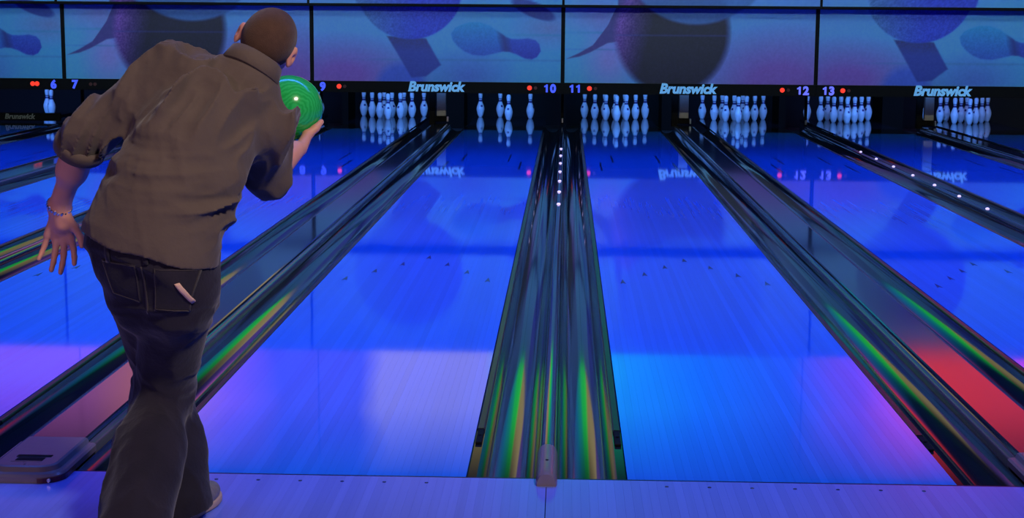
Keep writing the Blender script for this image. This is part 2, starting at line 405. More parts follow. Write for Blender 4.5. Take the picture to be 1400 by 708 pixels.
# ------------------------------------------------------------------ pin pit: division plates, posts, sweep, curtain
def text_mesh(name, s, size, offset=0.0, shear=0.0, extrude=0.002, align='CENTER', space=1.0):
    cu = bpy.data.curves.new(name, 'FONT'); cu.body = s; cu.size = size; cu.offset = offset; cu.shear = shear; cu.extrude = extrude
    cu.align_x = align; cu.align_y = 'CENTER'; cu.space_character = space; cu.resolution_u = 3
    o = bpy.data.objects.new(name, cu); COL.objects.link(o)
    dg = bpy.context.evaluated_depsgraph_get(); me = bpy.data.meshes.new_from_object(o.evaluated_get(dg))
    bpy.data.objects.remove(o); me.name = name
    co = np.zeros(len(me.vertices) * 3); me.vertices.foreach_get('co', co); co = co.reshape(-1, 3)
    co = np.stack([co[:, 0], -co[:, 2], co[:, 1]], 1)           # stand upright, facing -y
    me.vertices.foreach_set('co', co.ravel()); me.update()
    return me
for (a, b), t in list(NARROW.items()) + list(WIDE.items()):
    xc = (lane_x[a] + lane_x[b]) / 2; wide = (a, b) in WIDE
    r = empty('division_plate', (xc, 0, 0)); tag(r, 'dark pit post and plate right of the ' + LN[a], 'pit plate', 'division plates in the pin pit')
    hw = .16 if wide else .05
    box('plate', -hw, hw, 19.4, 20.2, -.2, 1.3, M['plate'], r); box('beam', -.02, .02, 17.05, 19.4, .75, .85, M['plate'], r)
    if wide:
        box('post', -.062, .062, 16.96, 17.05, .14, .62, M['post'], r, bevel=.004)
        box('side_panel', -.17, -.085, 16.98, 17.05, .02, .62, M['plate'], r, bevel=.004)
        box('bracket', -.10, .10, 16.99, 17.05, .06, .138, M['plate'], r, bevel=.01)
        box('sensor', .075, .105, 16.97, 17.0, .06, .13, M['metal'], r, bevel=.006)
    else:
        box('post', -.018, .018, 17.0, 17.05, .04, .62, M['plate'], r, bevel=.004)
        box('sensor', -.013, .017, 16.97, 17.0, .06, .125, M['metal'], r, bevel=.006)
tag(box('pit_curtain', XL + .02, XR - .02, 20.35, 20.45, -.2, 1.6, M['pit']), 'black curtain hanging behind the pins', 'curtain')
sw = empty('sweep_bar', (lane_x[6], 16.95, 0)); tag(sw, 'dark lowered sweep bar with faint lettering in front of the lane 6 pins', 'sweep bar')
box('bar', -.50, .50, -.02, .02, .02, .13, M['black'], sw, bevel=.005)
new_obj('lettering', text_mesh('lettering', 'Brunswick', .10, .003, .2), M['letter_dim'], sw).location = (-.08, -.0215, .078)
for s in (-1, 1): box('arm', s * .47 - .015, s * .47 + .015, .02, .6, .06, .10, M['black'], sw)

# ------------------------------------------------------------------ masking units: printed panels, headers with signs
def vnoise(xx, yy, seed=0, cell=1.0):
    xi = np.floor(xx / cell).astype(int); yi = np.floor(yy / cell).astype(int); fx = xx / cell - xi; fy = yy / cell - yi
    fx = fx * fx * (3 - 2 * fx); fy = fy * fy * (3 - 2 * fy)
    def h(i, j): 
        v = np.sin(i * 127.1 + j * 311.7 + seed * 74.7) * 43758.5453; return v - np.floor(v)
    return (h(xi, yi) * (1 - fx) + h(xi + 1, yi) * fx) * (1 - fy) + (h(xi, yi + 1) * (1 - fx) + h(xi + 1, yi + 1) * fx) * fy
def S(d, w=1.2): return np.clip(0.5 - d / (2 * w), 0, 1)
def ell(X, Y, cx, cy, a, b, deg=0):
    t = math.radians(deg); c, s = math.cos(t), math.sin(t); u = (X - cx) * c + (Y - cy) * s; v = -(X - cx) * s + (Y - cy) * c
    return (np.sqrt((u / a) ** 2 + (v / b) ** 2) - 1) * min(a, b)
def poly(X, Y, pts):
    d = np.full(X.shape, -1e9)
    n = len(pts)
    for i in range(n):
        (x0, y0), (x1, y1) = pts[i], pts[(i + 1) % n]
        nx, ny = (y1 - y0), -(x1 - x0); l = math.hypot(nx, ny); d = np.maximum(d, ((X - x0) * nx + (Y - y0) * ny) / l)
    return d
def mixc(C, col, m):
    col = np.asarray(col, float)
    return C * (1 - m[..., None]) + col * m[..., None]
def art(kind, X, Y):
    """printed picture, panel pixels: X 0..345, Y 0..105 downwards (negative above)"""
    g = vnoise(X, Y, 3, 1.3) - .5
    if kind == 'A':
        t = np.clip(X / 345, 0, 1)[..., None]; v = np.clip(Y / 105, 0, 1)
        C = np.array((62, 112, 178.)) * (1 - t) + np.array((48, 118, 182.)) * t
        C = mixc(C, (92, 62, 150), np.clip(1.25 - np.hypot((X - 40) / 105, (Y - 95) / 50), 0, 1))
        C = mixc(C, (86, 88, 150), np.clip(1.0 - np.hypot((X - 330) / 60, (Y - 28) / 35), 0, 1) * .7)
        C = mixc(C, (50, 70, 160), np.clip(1.1 - np.hypot((X - 215) / 70, (Y - 95) / 40), 0, 1) * .7)
        C = mixc(C, (40, 84, 150), S(np.abs(Y - 73) - 1.0 , 1.5) * np.clip((X - 40) / 80, 0, 1) * .6)
        C = mixc(C, (36, 104, 160), S(np.abs(Y - 38) - 1.2, 1.5) * np.clip((X - 255) / 30, 0, 1) * .7)
        C = mixc(C, (40, 66, 168), S(ell(X, Y, 122, 112, 34, 34), 6) * .9)
        d = poly(X, Y, [(103, 41), (157, 44), (178, 80), (157, 96), (137, 98)])
        C = mixc(C, (24, 40, 130), S(d) * .95); C = mixc(C, (26, 30, 84), S(d) * np.clip((62 - Y) / 22, 0, 1) * (.7 + g))
        db = ell(X, Y, 135, -30, 75, 75); bl = np.clip((X - 75) / 70, 0, 1)[..., None]
        bc = np.array((40, 82, 150.)) * (1 - bl) + np.array((20, 44, 165.)) * bl
        bm_ = S(db)[..., None]; C = C * (1 - bm_) + (bc + g[..., None] * 26) * bm_
        C = mixc(C, (22, 44, 128), S(ell(X, Y, 306, 3, 32, 10, 22)) * .95)
        ax_, ay_ = 192., 37.; bx_, by_ = 317., 60.; L_ = math.hypot(bx_ - ax_, by_ - ay_); ux, uy = (bx_ - ax_) / L_, (by_ - ay_) / L_
        sp_ = ((X - ax_) * ux + (Y - ay_) * uy) / L_; rp = np.abs(-(X - ax_) * uy + (Y - ay_) * ux)
        pr = np.interp(sp_, (-.01, 0, .03, .08, .18, .28, .40, .52, .60, .66, .74, .84, .92, .97, 1.0, 1.01), (-9, 0, 8.5, 14, 20.5, 23, 21, 14.5, 10, 9, 10.5, 14, 13.5, 9, 0, -9))
        pm_ = S(rp - pr)[..., None]; sh = np.clip((Y - 24) / 44, 0, 1)[..., None]
        body_ = np.array((20, 108, 172.)) * (1 - sh) + np.array((28, 62, 160.)) * sh; head_ = np.array((30, 74, 170.)) * (1 - sh) + np.array((24, 40, 148.)) * sh
        hd = np.clip((sp_ - .56) / .10, 0, 1)[..., None]; pc = body_ * (1 - hd) + head_ * hd
        C = C * (1 - pm_) + (pc + g[..., None] * 14) * pm_
        C = mixc(C, (20, 34, 110), S(rp - pr) * np.clip(1 - np.abs(sp_ - .60 - (Y - 50) * .003) / .075, 0, 1) * .9)
    else:
        t = np.clip(X / 345, 0, 1)[..., None]
        C = np.array((56, 122, 186.)) * (1 - t) + np.array((64, 108, 176.)) * t
        C = mixc(C, (104, 98, 172), np.clip(1.15 - np.hypot((X - 62) / 40, (Y - 70) / 50), 0, 1) * .9)
        C = mixc(C, (92, 90, 160), np.clip(1.1 - np.hypot((X - 50) / 60, (Y - 12) / 30), 0, 1) * .8)
        C = mixc(C, (94, 64, 148), np.clip(1.35 - np.hypot((X - 300) / 110, (Y - 100) / 62), 0, 1))
        C = mixc(C, (36, 104, 160), S(np.abs(Y - 34) - 1.2, 1.5) * np.clip(1 - np.abs(X - 60) / 120, 0, 1) * .8)
        C = mixc(C, (38, 84, 150), S(np.abs(Y - 57) - .8, 1.2) * np.clip(1 - np.abs(X - 40) / 80, 0, 1) * .7)
        # horn-like sweep
        yu = np.interp(X, (3, 20, 39, 59, 72, 82), (70, 62, 51, 24, -4, -60)); yl = np.interp(X, (3, 20, 35, 59, 72, 82), (70, 67, 61, 48, 46, 60))
        horn = np.maximum(np.maximum(yu - Y, Y - yl), np.maximum(3 - X, X - 84))
        C = mixc(C, (44, 38, 108), S(horn, 1.0) * .95)
        db = ell(X, Y, 148, 33, 78, 84); side = np.clip((X - 74 + (Y - 30) * .25) / 46, 0, 1)[..., None]
        bc = np.array((84, 48, 136.)) * (1 - side) + np.array((7, 5, 42.)) * side
        bm_ = S(db, 5)[..., None]; C = C * (1 - bm_) + (bc + g[..., None] * 44 * (1 - side * .8)) * bm_
        C = mixc(C, (34, 44, 120), S(np.abs(Y - 37) - .9, 1.2) * S(db, 4) * .55)
        C = mixc(C, (42, 84, 148), S(ell(X, Y, 180, -68, 100, 90), 2) * .9)
    C = C + (vnoise(X, Y, 9, 2.0) - .5)[..., None] * 7
    return np.clip(C, 4, 255)
n_ = N('printed_panel'); n_.set(Roughness=0.45)
at = n_.node('ShaderNodeVertexColor'); at.layer_name = 'print'
n_.link(at.outputs['Color'], n_.b.inputs['Base Color']); M['print'] = n_.m
PRINT_GAIN = 2.2
def print_panel(name, kind, x0, x1, z0, z1, y, zref, nx, nz, parent=None):
    px = (x1 - x0) / 345.0
    U, V = np.meshgrid(np.linspace(x0, x1, nx + 1), np.linspace(z0, z1, nz + 1))
    vs = np.stack([U, np.full_like(U, y), V], -1).reshape(-1, 3)
    i = np.arange(nx)[None, :] + np.arange(nz)[:, None] * (nx + 1); i = i.ravel()
    fs = np.stack([i, i + 1, i + nx + 2, i + nx + 1], 1)
    me = bpy.data.meshes.new(name); me.vertices.add(len(vs)); me.vertices.foreach_set('co', vs.ravel())
    me.loops.add(fs.size); me.loops.foreach_set('vertex_index', fs.ravel().astype(np.int32)); me.polygons.add(len(fs))
    me.polygons.foreach_set('loop_start', np.arange(0, fs.size, 4, dtype=np.int32)); me.polygons.foreach_set('loop_total', np.full(len(fs), 4, dtype=np.int32))
    me.update(calc_edges=True); me.validate()
    C = art(kind, (U - x0) / px, (zref - V) / px).reshape(-1, 3) / 255
    C = np.where(C <= .04045, C / 12.92, ((C + .055) / 1.055) ** 2.4)
    C = np.clip(C * PRINT_GAIN, 0, .95)
    ca = me.color_attributes.new('print', 'FLOAT_COLOR', 'POINT'); ca.data.foreach_set('color', np.concatenate([C, np.ones((len(C), 1))], 1).ravel().astype(np.float32))
    me.materials.append(M['print'])
    return new_obj(name, me, None, parent)
Z0, Z1 = 0.64, 1.632
PANELS = [(-2.5, 'A', 5, 6), (-1.5, 'B', 7, 8), (-.5, 'A', 9, 10), (.5, 'B', 11, 12), (1.5, 'A', 13, 14)]
HDESC = {5: 'far left, signs five and six', 7: 'behind the bowler, signs seven and eight', 9: 'right of the ball, signs nine and ten', 11: 'right of the middle, signs eleven and twelve', 13: 'far right, sign thirteen'}
DESC = {5: 'at the far left above sign 6', 7: 'left of the bowler\'s head', 9: 'right of the bowler\'s head', 11: 'above signs 11 and 12', 13: 'at the far right above sign 13'}
ONE = [(.018, -.052), (.018, .052), (-.002, .052), (-.012, .040), (-.030, .034), (-.030, .014), (-.008, .020), (-.008, -.052)]
def number_mesh(ln):
    bm = bmesh.new(); adv = .088; st = str(ln)
    for i, ch in enumerate(st):
        dx = (i - (len(st) - 1) / 2) * adv
        if ch == '1':
            top = [bm.verts.new((x_ + dx, -.003, z_)) for x_, z_ in ONE]; bot = [bm.verts.new((x_ + dx, .003, z_)) for x_, z_ in ONE]
            bm.faces.new(top[::-1]); bm.faces.new(bot)
            for k in range(len(ONE)): bm.faces.new((top[k], top[(k + 1) % len(ONE)], bot[(k + 1) % len(ONE)], bot[k]))
        else:
            t_ = text_mesh('digit', ch, .150, .0075, 0, .003); n0 = len(bm.verts); bm.from_mesh(t_); bm.verts.ensure_lookup_table()
            vv = bm.verts[n0:]; zc_ = (max(v.co.z for v in vv) + min(v.co.z for v in vv)) / 2
            for v in vv: v.co.x += dx; v.co.z -= zc_
    me = bpy.data.meshes.new('lane_number'); bm.to_mesh(me); bm.free(); return me
for c, kind, a, b in PANELS:
    x0 = (c - .5) * PAIR; x1 = (c + .5) * PAIR
    r = empty('masking_panel', ((x0 + x1) / 2, Y_MASK, Z0)); inv = -Vector(r.location)
    what = 'blue print of a tumbling pin' if kind == 'A' else 'blue print of a dark ball'
    tag(r, 'panel with %s, %s' % (what, DESC[a]), 'masking panel', 'printed masking panels')
    def loc(o): o.location = inv; return o
    loc(print_panel('printed_face', kind, x0 + .026, x1 - .026, Z0, Z1, Y_MASK, Z1, 330, 98, r))
    loc(box('backing', x0 + .001, x1 - .001, Y_MASK + .012, Y_MASK + .05, Z0, Z1, M['black'], r))
    loc(box('edge_strip', x0 + .001, x0 + .025, Y_MASK - .012, Y_MASK + .012, Z0, Z1 - .001, M['black'], r))
    loc(box('edge_strip', x1 - .025, x1 - .001, Y_MASK - .012, Y_MASK + .012, Z0, Z1 - .001, M['black'], r))
    # upper panel, a little nearer
    r2 = empty('upper_masking_panel', ((x0 + x1) / 2, Y_MASK - .25, Z1)); inv2 = -Vector(r2.location)
    tag(r2, 'upper blue panel strip at the top edge, ' + DESC[a].replace('above', 'over'), 'masking panel', 'upper masking panels')
    print_panel('printed_face', kind, x0 + .016, x1 - .016, Z1 + .036, 3.0, Y_MASK - .25, Z1, 150, 60, r2).location = inv2
    box('backing', x0 + .001, x1 - .001, Y_MASK - .238, Y_MASK - .20, Z1 + .008, 3.0, M['black'], r2).location = inv2
    box('edge_strip', x0 + .001, x0 + .015, Y_MASK - .262, Y_MASK - .238, Z1 + .036, 3.0, M['black'], r2).location = inv2
    box('edge_strip', x1 - .015, x1 - .001, Y_MASK - .262, Y_MASK - .238, Z1 + .036, 3.0, M['black'], r2).location = inv2
    box('bottom_strip', x0 + .001, x1 - .001, Y_MASK - .262, Y_MASK - .238, Z1 + .006, Z1 + .035, M['black'], r2).location = inv2
    # header board with the signs
    h = empty('header_board', ((x0 + x1) / 2, Y_MASK - .02, .49))
    tag(h, 'black header board with lane signs and lettering, ' + HDESC[a], 'header board', 'header boards over the pins')
    hw = PAIR / 2
    box('board', -hw + .001, hw - .001, 0.0, .05, 0.0, Z0 - .49 - .001, M['black'], h)
    t = text_mesh('logo_lettering', 'Brunswick', .180, .0075, .22, .003, space=.98)
    o = new_obj('logo_lettering', t, M['logo'], h); o.location = (-.02, -.004, .080); o['label'] = 'pale blue slanted lettering'
    zc = .078
    for s, ln in ((-1, a), (1, b)):
        wd = .0 if ln < 10 else .0
        t = number_mesh(ln)
        o = new_obj('lane_number', t, M['number_pale'] if ln in (12, 13) else M['number'], h); o.location = (s * (hw - (.17 if ln >= 10 else .145)), -.004, zc - .004)
        lit = 2 if ln == 6 else 0 if ln == 7 else 1
        xs = (hw - .42, hw - .36) if ln != 6 else (hw - .37, hw - .43)
        if ln in (9,): xs = (hw - .365, hw - .44)
        elif ln in (11, 13): xs = (hw - .36, hw - .44)
        elif ln in (10, 12): xs = (hw - .44, hw - .36)
        for k, xx in enumerate(xs):
            d = cyl('indicator_light', (s * xx, -.006, zc), (s * xx, .001, zc), .031 if k < lit else .022, M['red_on'] if k < lit else M['red_off'], h, seg=16)

# ------------------------------------------------------------------ projection screens over the masking (seen mirrored in the glossy lanes)
n_ = N('screen_picture'); n_.set(Roughness=0.6); n_.b.inputs['Base Color'].default_value = (.02, .02, .02, 1)
geo = n_.node('ShaderNodeNewGeometry'); sp = n_.node('ShaderNodeSeparateXYZ'); n_.link(geo.outputs['Position'], sp.inputs[0])
nz = n_.node('ShaderNodeTexNoise'); nz.inputs['Scale'].default_value = 1.1; nz.inputs['Detail'].default_value = 2; n_.link(geo.outputs['Position'], nz.inputs['Vector'])
ma = n_.node('ShaderNodeMath', operation='MULTIPLY_ADD'); ma.inputs[1].default_value = 0.5; n_.link(nz.outputs['Fac'], ma.inputs[0]); n_.link(sp.outputs[0], ma.inputs[2])
mr = n_.node('ShaderNodeMapRange'); mr.inputs['From Min'].default_value = -9.25; mr.inputs['From Max'].default_value = 9.75; n_.link(ma.outputs[0], mr.inputs['Value'])
cr = n_.node('ShaderNodeValToRGB'); n_.link(mr.outputs[0], cr.inputs[0])
RAINBOW = [(-9.0, (.45, .10, .55)), (-6.6, (.50, .14, .50)), (-5.4, (.95, .30, .22)), (-4.6, (.45, .12, .62)), (-3.9, (.14, .07, .42)), (-2.8, (.14, .09, .40)), (-2.45, (.58, .46, .22)), (-.95, (.55, .46, .14)),
           (-.45, (.04, 1.1, .10)), (.35, (.02, .95, .14)), (.9, (.01, .55, .36)), (2.0, (.01, .26, .52)), (3.3, (.04, .12, .45)), (4.1, (.40, .05, .32)), (5.0, (1.35, .06, .07)), (7.5, (1.0, .06, .15))]
els = cr.color_ramp.elements; els.remove(els[1]); els[0].position = (RAINBOW[0][0] + 9.5) / 19.0; els[0].color = RAINBOW[0][1] + (1,)
for xx, c in RAINBOW[1:]:
    e = els.new((xx + 9.5) / 19.0); e.color = c + (1,)
fz = n_.node('ShaderNodeMapRange'); fz.inputs['From Min'].default_value = 4.95; fz.inputs['From Max'].default_value = 3.9; fz.inputs['To Min'].default_value = 0.0; fz.inputs['To Max'].default_value = 1.15
n_.link(sp.outputs[2], fz.inputs['Value']); n_.link(fz.outputs[0], n_.b.inputs['Emission Strength'])
n_.link(cr.outputs[0], n_.b.inputs['Emission Color'])
M['screen'] = n_.m
for c, kind, a, b in PANELS:
    x0 = (c - .5) * PAIR; x1 = (c + .5) * PAIR
    r = empty('projection_screen', ((x0 + x1) / 2, 16.5, 3.05))
    tag(r, '%s glowing screen high above the masking panels' % {5: 'violet, leftmost', 7: 'salmon and violet', 9: 'tan yellow', 11: 'green to blue', 13: 'red'}[a], 'screen', 'screens above the masking')
    hw = PAIR / 2
    box('picture', -hw + .006, hw - .006, 0, .01, .03, 1.80, M['screen'], r)
    for q in ((-hw + .001, hw - .001, -.01, .03, 0, .029), (-hw + .001, hw - .001, -.01, .03, 1.801, 1.83)): box('frame', *q, M['black'], r)
    for s in (-.8, .8): cyl('hanger', (s * hw, .02, 1.83), (s * hw, .02, 1.95), .008, M['black'], r, seg=6)
for i, (y, pw) in enumerate(LAMP_ROWS):
    o = box('lamp_bar', -9.0, 8.4, y - .14, y + .14, 3.92, 4.02, M['black'], None, bevel=.01)
    tag(o, 'long black lamp bar above the lanes, %s' % ('nearest the approach', 'second from the approach', 'second from the masking', 'nearest the masking')[i], 'lamp bar', 'lamp bars under the ceiling')

#PERSON
# ------------------------------------------------------------------ the bowler: implicit surfaces meshed with surface nets
V3 = lambda *a: np.array(a, float)
def nrm(v): return v / np.linalg.norm(v)
class Field:
    def __init__(s, lo, hi, h):
        s.lo = np.array(lo, float); s.h = h; s.n = np.ceil((np.array(hi) - s.lo) / h).astype(int) + 1
        s.F = np.full(tuple(s.n), 1.0, np.float32)
    def sub(s, lo, hi):
        a = np.clip(np.floor((np.array(lo) - s.lo) / s.h).astype(int), 0, s.n); b = np.clip(np.ceil((np.array(hi) - s.lo) / s.h).astype(int) + 1, 0, s.n)
        sl = tuple(slice(i, j) for i, j in zip(a, b))
        ax = [(s.lo[i] + s.h * np.arange(a[i], b[i])).astype(np.float32) for i in range(3)]
        return sl, np.meshgrid(*ax, indexing='ij')
    def add(s, fn, lo, hi, k=0.02):
        sl, (X, Y, Z) = s.sub(np.array(lo) - .03 - k, np.array(hi) + .03 + k)
        if X.size == 0: return
        d = fn(X, Y, Z).astype(np.float32); a = s.F[sl]
        hh = np.clip(0.5 + 0.5 * (a - d) / k, 0, 1)
        s.F[sl] = a + (d - a) * hh - k * hh * (1 - hh)
    def cut(s, fn, lo=None, hi=None):
        lo = s.lo if lo is None else lo; hi = s.lo + s.h * s.n if hi is None else hi
        sl, (X, Y, Z) = s.sub(lo, hi); s.F[sl] = np.maximum(s.F[sl], fn(X, Y, Z).astype(np.float32))
    def cap(s, a, b, ra, rb, k=0.02):
        a = np.array(a, float); b = np.array(b, float); ab = b - a; L2 = float(ab @ ab)
        def fn(X, Y, Z):
            t = np.clip(((X - a[0]) * ab[0] + (Y - a[1]) * ab[1] + (Z - a[2]) * ab[2]) / L2, 0, 1)
            return np.sqrt((X - a[0] - t * ab[0]) ** 2 + (Y - a[1] - t * ab[1]) ** 2 + (Z - a[2] - t * ab[2]) ** 2) - (ra + (rb - ra) * t)
        r = max(ra, rb); s.add(fn, np.minimum(a, b) - r, np.maximum(a, b) + r, k)
    def chain(s, pts, radii, k=0.02):
        for i in range(len(pts) - 1): s.cap(pts[i], pts[i + 1], radii[i], radii[i + 1], k)
    @staticmethod
    def ell_fn(c, ax, R):
        def fn(X, Y, Z):
            x, y, z = X - c[0], Y - c[1], Z - c[2]
            u = [x * R[i][0] + y * R[i][1] + z * R[i][2] for i in range(3)]
            k0 = np.sqrt(sum((u[i] / ax[i]) ** 2 for i in range(3))); k1 = np.sqrt(sum((u[i] / ax[i] ** 2) ** 2 for i in range(3)))
            return k0 * (k0 - 1) / np.maximum(k1, 1e-4)
        return fn
    def ell(s, c, ax, R=np.eye(3), k=0.02):
        m = max(ax); s.add(Field.ell_fn(c, ax, R), np.array(c) - m, np.array(c) + m, k)
    def carve(s, c, r, k=0.01):
        sl, (X, Y, Z) = s.sub(np.array(c) - r - .03, np.array(c) + r + .03)
        d = -(np.sqrt((X - c[0]) ** 2 + (Y - c[1]) ** 2 + (Z - c[2]) ** 2) - r); a = s.F[sl]
        hh = np.clip(0.5 - 0.5 * (a - d) / k, 0, 1); s.F[sl] = a + (d - a) * hh + k * hh * (1 - hh)
    def displace(s, fn, band=0.03):
        idx = np.nonzero(np.abs(s.F) < band); P = np.stack([s.lo[i] + s.h * idx[i] for i in range(3)], 1)
        s.F[idx] += fn(P).astype(np.float32)
    def mesh(s, name):
        F = s.F; I = F < 0
        n = np.array(F.shape)
        c = np.zeros(tuple(n - 1), np.int8)
        for dx in (0, 1):
            for dy in (0, 1):
                for dz in (0, 1): c += I[dx:n[0] - 1 + dx, dy:n[1] - 1 + dy, dz:n[2] - 1 + dz]
        cx, cy, cz = np.nonzero((c > 0) & (c < 8)); vid = np.full(tuple(n - 1), -1, np.int32); vid[cx, cy, cz] = np.arange(len(cx))
        corners = [(i, j, k) for i in (0, 1) for j in (0, 1) for k in (0, 1)]
        val = {q: F[cx + q[0], cy + q[1], cz + q[2]] for q in corners}
        acc = np.zeros((len(cx), 3)); cnt = np.zeros(len(cx))
        for q in corners:
            for ax in range(3):
                if q[ax] == 0:
                    q2 = list(q); q2[ax] = 1; q2 = tuple(q2); a, b = val[q], val[q2]; m = (a < 0) != (b < 0)
                    t = np.where(m, a / np.where(m, a - b, 1), 0); pt = np.array(q, float)[None, :].repeat(len(cx), 0); pt[:, ax] = t
                    acc[m] += pt[m]; cnt[m] += 1
        vs = s.lo + s.h * (np.stack([cx, cy, cz], 1) + acc / cnt[:, None])
        faces = []
        for ax in range(3):
            sa = [slice(1, n[i] - 1) for i in range(3)]; sb = list(sa)
            sa[ax] = slice(0, n[ax] - 1); sb[ax] = slice(1, n[ax])
            A, B = I[tuple(sa)], I[tuple(sb)]
            e = np.stack(np.nonzero(A != B), 1)
            if len(e) == 0: continue
            flip = A[tuple(e.T)]
            o = e.copy()
            for i in range(3):
                if i != ax: o[:, i] += 1
            u, v = (ax + 1) % 3, (ax + 2) % 3
            def cell(du, dv):
                q = o.copy(); q[:, u] += du; q[:, v] += dv; return vid[tuple(q.T)]
            f = np.stack([cell(-1, -1), cell(0, -1), cell(0, 0), cell(-1, 0)], 1)
            f[~flip] = f[~flip][:, ::-1]; faces.append(f)
        fs = np.concatenate(faces)
        me = bpy.data.meshes.new(name); me.vertices.add(len(vs)); me.vertices.foreach_set('co', vs.ravel())
        me.loops.add(fs.size); me.loops.foreach_set('vertex_index', fs.ravel().astype(np.int32)); me.polygons.add(len(fs))
        me.polygons.foreach_set('loop_start', np.arange(0, fs.size, 4, dtype=np.int32)); me.polygons.foreach_set('loop_total', np.full(len(fs), 4, dtype=np.int32))
        me.polygons.foreach_set('use_smooth', np.ones(len(fs), bool)); me.update(calc_edges=True); me.validate()
        return me
def noise3(P, seed=0):
    i = np.floor(P).astype(np.int64); f = P - i; f = f * f * (3 - 2 * f); out = 0
    for a in (0, 1):
        for b in (0, 1):
            for c in (0, 1):
                v = np.sin((i[:, 0] + a) * 127.1 + (i[:, 1] + b) * 311.7 + (i[:, 2] + c) * 74.7 + seed * 17.3) * 43758.5453; v -= np.floor(v)
                out = out + v * (f[:, 0] if a else 1 - f[:, 0]) * (f[:, 1] if b else 1 - f[:, 1]) * (f[:, 2] if c else 1 - f[:, 2])
    return out
def fold(P, along, freq_along, freq_across, seed):
    """creases running along a direction"""
    w = nrm(np.array(along, float)); a = nrm(np.cross(w, (0.31, 0.9, 0.2))); b = np.cross(w, a)
    Q = np.stack([P @ w * freq_along, P @ a * freq_across, P @ b * freq_across * .5], 1)
    Q = Q + 0.5 * (noise3(P * 6.0, seed + 5)[:, None] - .5)
    n1 = noise3(Q, seed) * 2 - 1; n2 = noise3(Q * 1.9 + 7.3, seed + 2) * 2 - 1
    return (1 - np.abs(n1)) ** 2 * .9 + (1 - np.abs(n2)) ** 2 * .35 - .55
def sdseg(P, a, b):
    a = np.array(a, float); b = np.array(b, float); ab = b - a; t = np.clip((P - a) @ ab / (ab @ ab), 0, 1)
    return np.linalg.norm(P - a - t[:, None] * ab, axis=1)

# joints
LSH, LEL, LWR = V3(-1.097, -.47, 1.289), V3(-1.325, -.50, 1.140), V3(-1.452, -.36, .913)
RSH, REL, RWR = V3(-.833, -.41, 1.163), V3(-.843, -.28, .992), V3(-.803, -.02, 1.061)
LHIP, LKN, LAN = V3(-1.164, -.56, .725), V3(-1.18, -.25, .385), V3(-1.078, -.490, .085)
RHIP, RKN, RAN = V3(-1.033, -.60, .713), V3(-1.142, -.42, .371), V3(-1.145, -.78, .085)
HEAD = V3(-.823, -.33, 1.412); NECK = V3(-.858, -.425, 1.318)
BALL = V3(-.853, .17, 1.181); BR = .108
hr = nrm(V3(.138, .015, -.067)); hf = V3(.0, .97, -.26); hf = nrm(hf - hr * (hf @ hr)); hu = np.cross(hr, hf); HR = np.array([hr, hf, hu])
SPINE = [(V3(-1.122, -.625, .76), .198, .150), (V3(-1.115, -.62, .819), .197, .150), (V3(-1.070, -.60, .95), .174, .140), (V3(-1.006, -.55, 1.092), .170, .134),
         (V3(-.955, -.49, 1.217), .160, .118), (V3(-.872, -.435, 1.310), .075, .070)]
UDIR = [V3(1, 0, -.12), V3(1, 0, -.18), V3(1, .05, -.30), V3(1, .12, -.45), V3(1, .18, -.48), V3(1, .2, -.48)]
SAX = nrm(SPINE[-1][0] - SPINE[0][0])
def torso_fn(grow=0.0):
    ts = np.array([(c - SPINE[0][0]) @ SAX for c, a, b in SPINE]); cs = np.array([c for c, a, b in SPINE])
    us = np.array([nrm(u - SAX * (u @ SAX)) for u in UDIR]); As = np.array([a for c, a, b in SPINE]) + grow; Bs = np.array([b for c, a, b in SPINE]) + grow
    def fn(X, Y, Z):
        t = (X - cs[0][0]) * SAX[0] + (Y - cs[0][1]) * SAX[1] + (Z - cs[0][2]) * SAX[2]; tc = np.clip(t, ts[0], ts[-1])
        C = [np.interp(tc, ts, cs[:, i]) for i in range(3)]; Uv = [np.interp(tc, ts, us[:, i]) for i in range(3)]
        a = np.interp(tc, ts, As); b = np.interp(tc, ts, Bs)
        x, y, z = X - C[0], Y - C[1], Z - C[2]
        u = x * Uv[0] + y * Uv[1] + z * Uv[2]; w = x * SAX[0] + y * SAX[1] + z * SAX[2]
        v = np.sqrt(np.maximum(x * x + y * y + z * z - u * u - w * w, 0))
        over = np.maximum(np.maximum(t - ts[-1], ts[0] - t), 0)
        d = (np.sqrt((u / a) ** 2 + (v / b) ** 2) - 1) * np.minimum(a, b)
        return np.where(over > 0, np.sqrt(np.maximum(d, 0) ** 2 + over ** 2) + np.minimum(d, 0) * (over <= 0), d)
    return fn
T_LO, T_HI = (-1.36, -.80, .74), (-.74, -.26, 1.40)

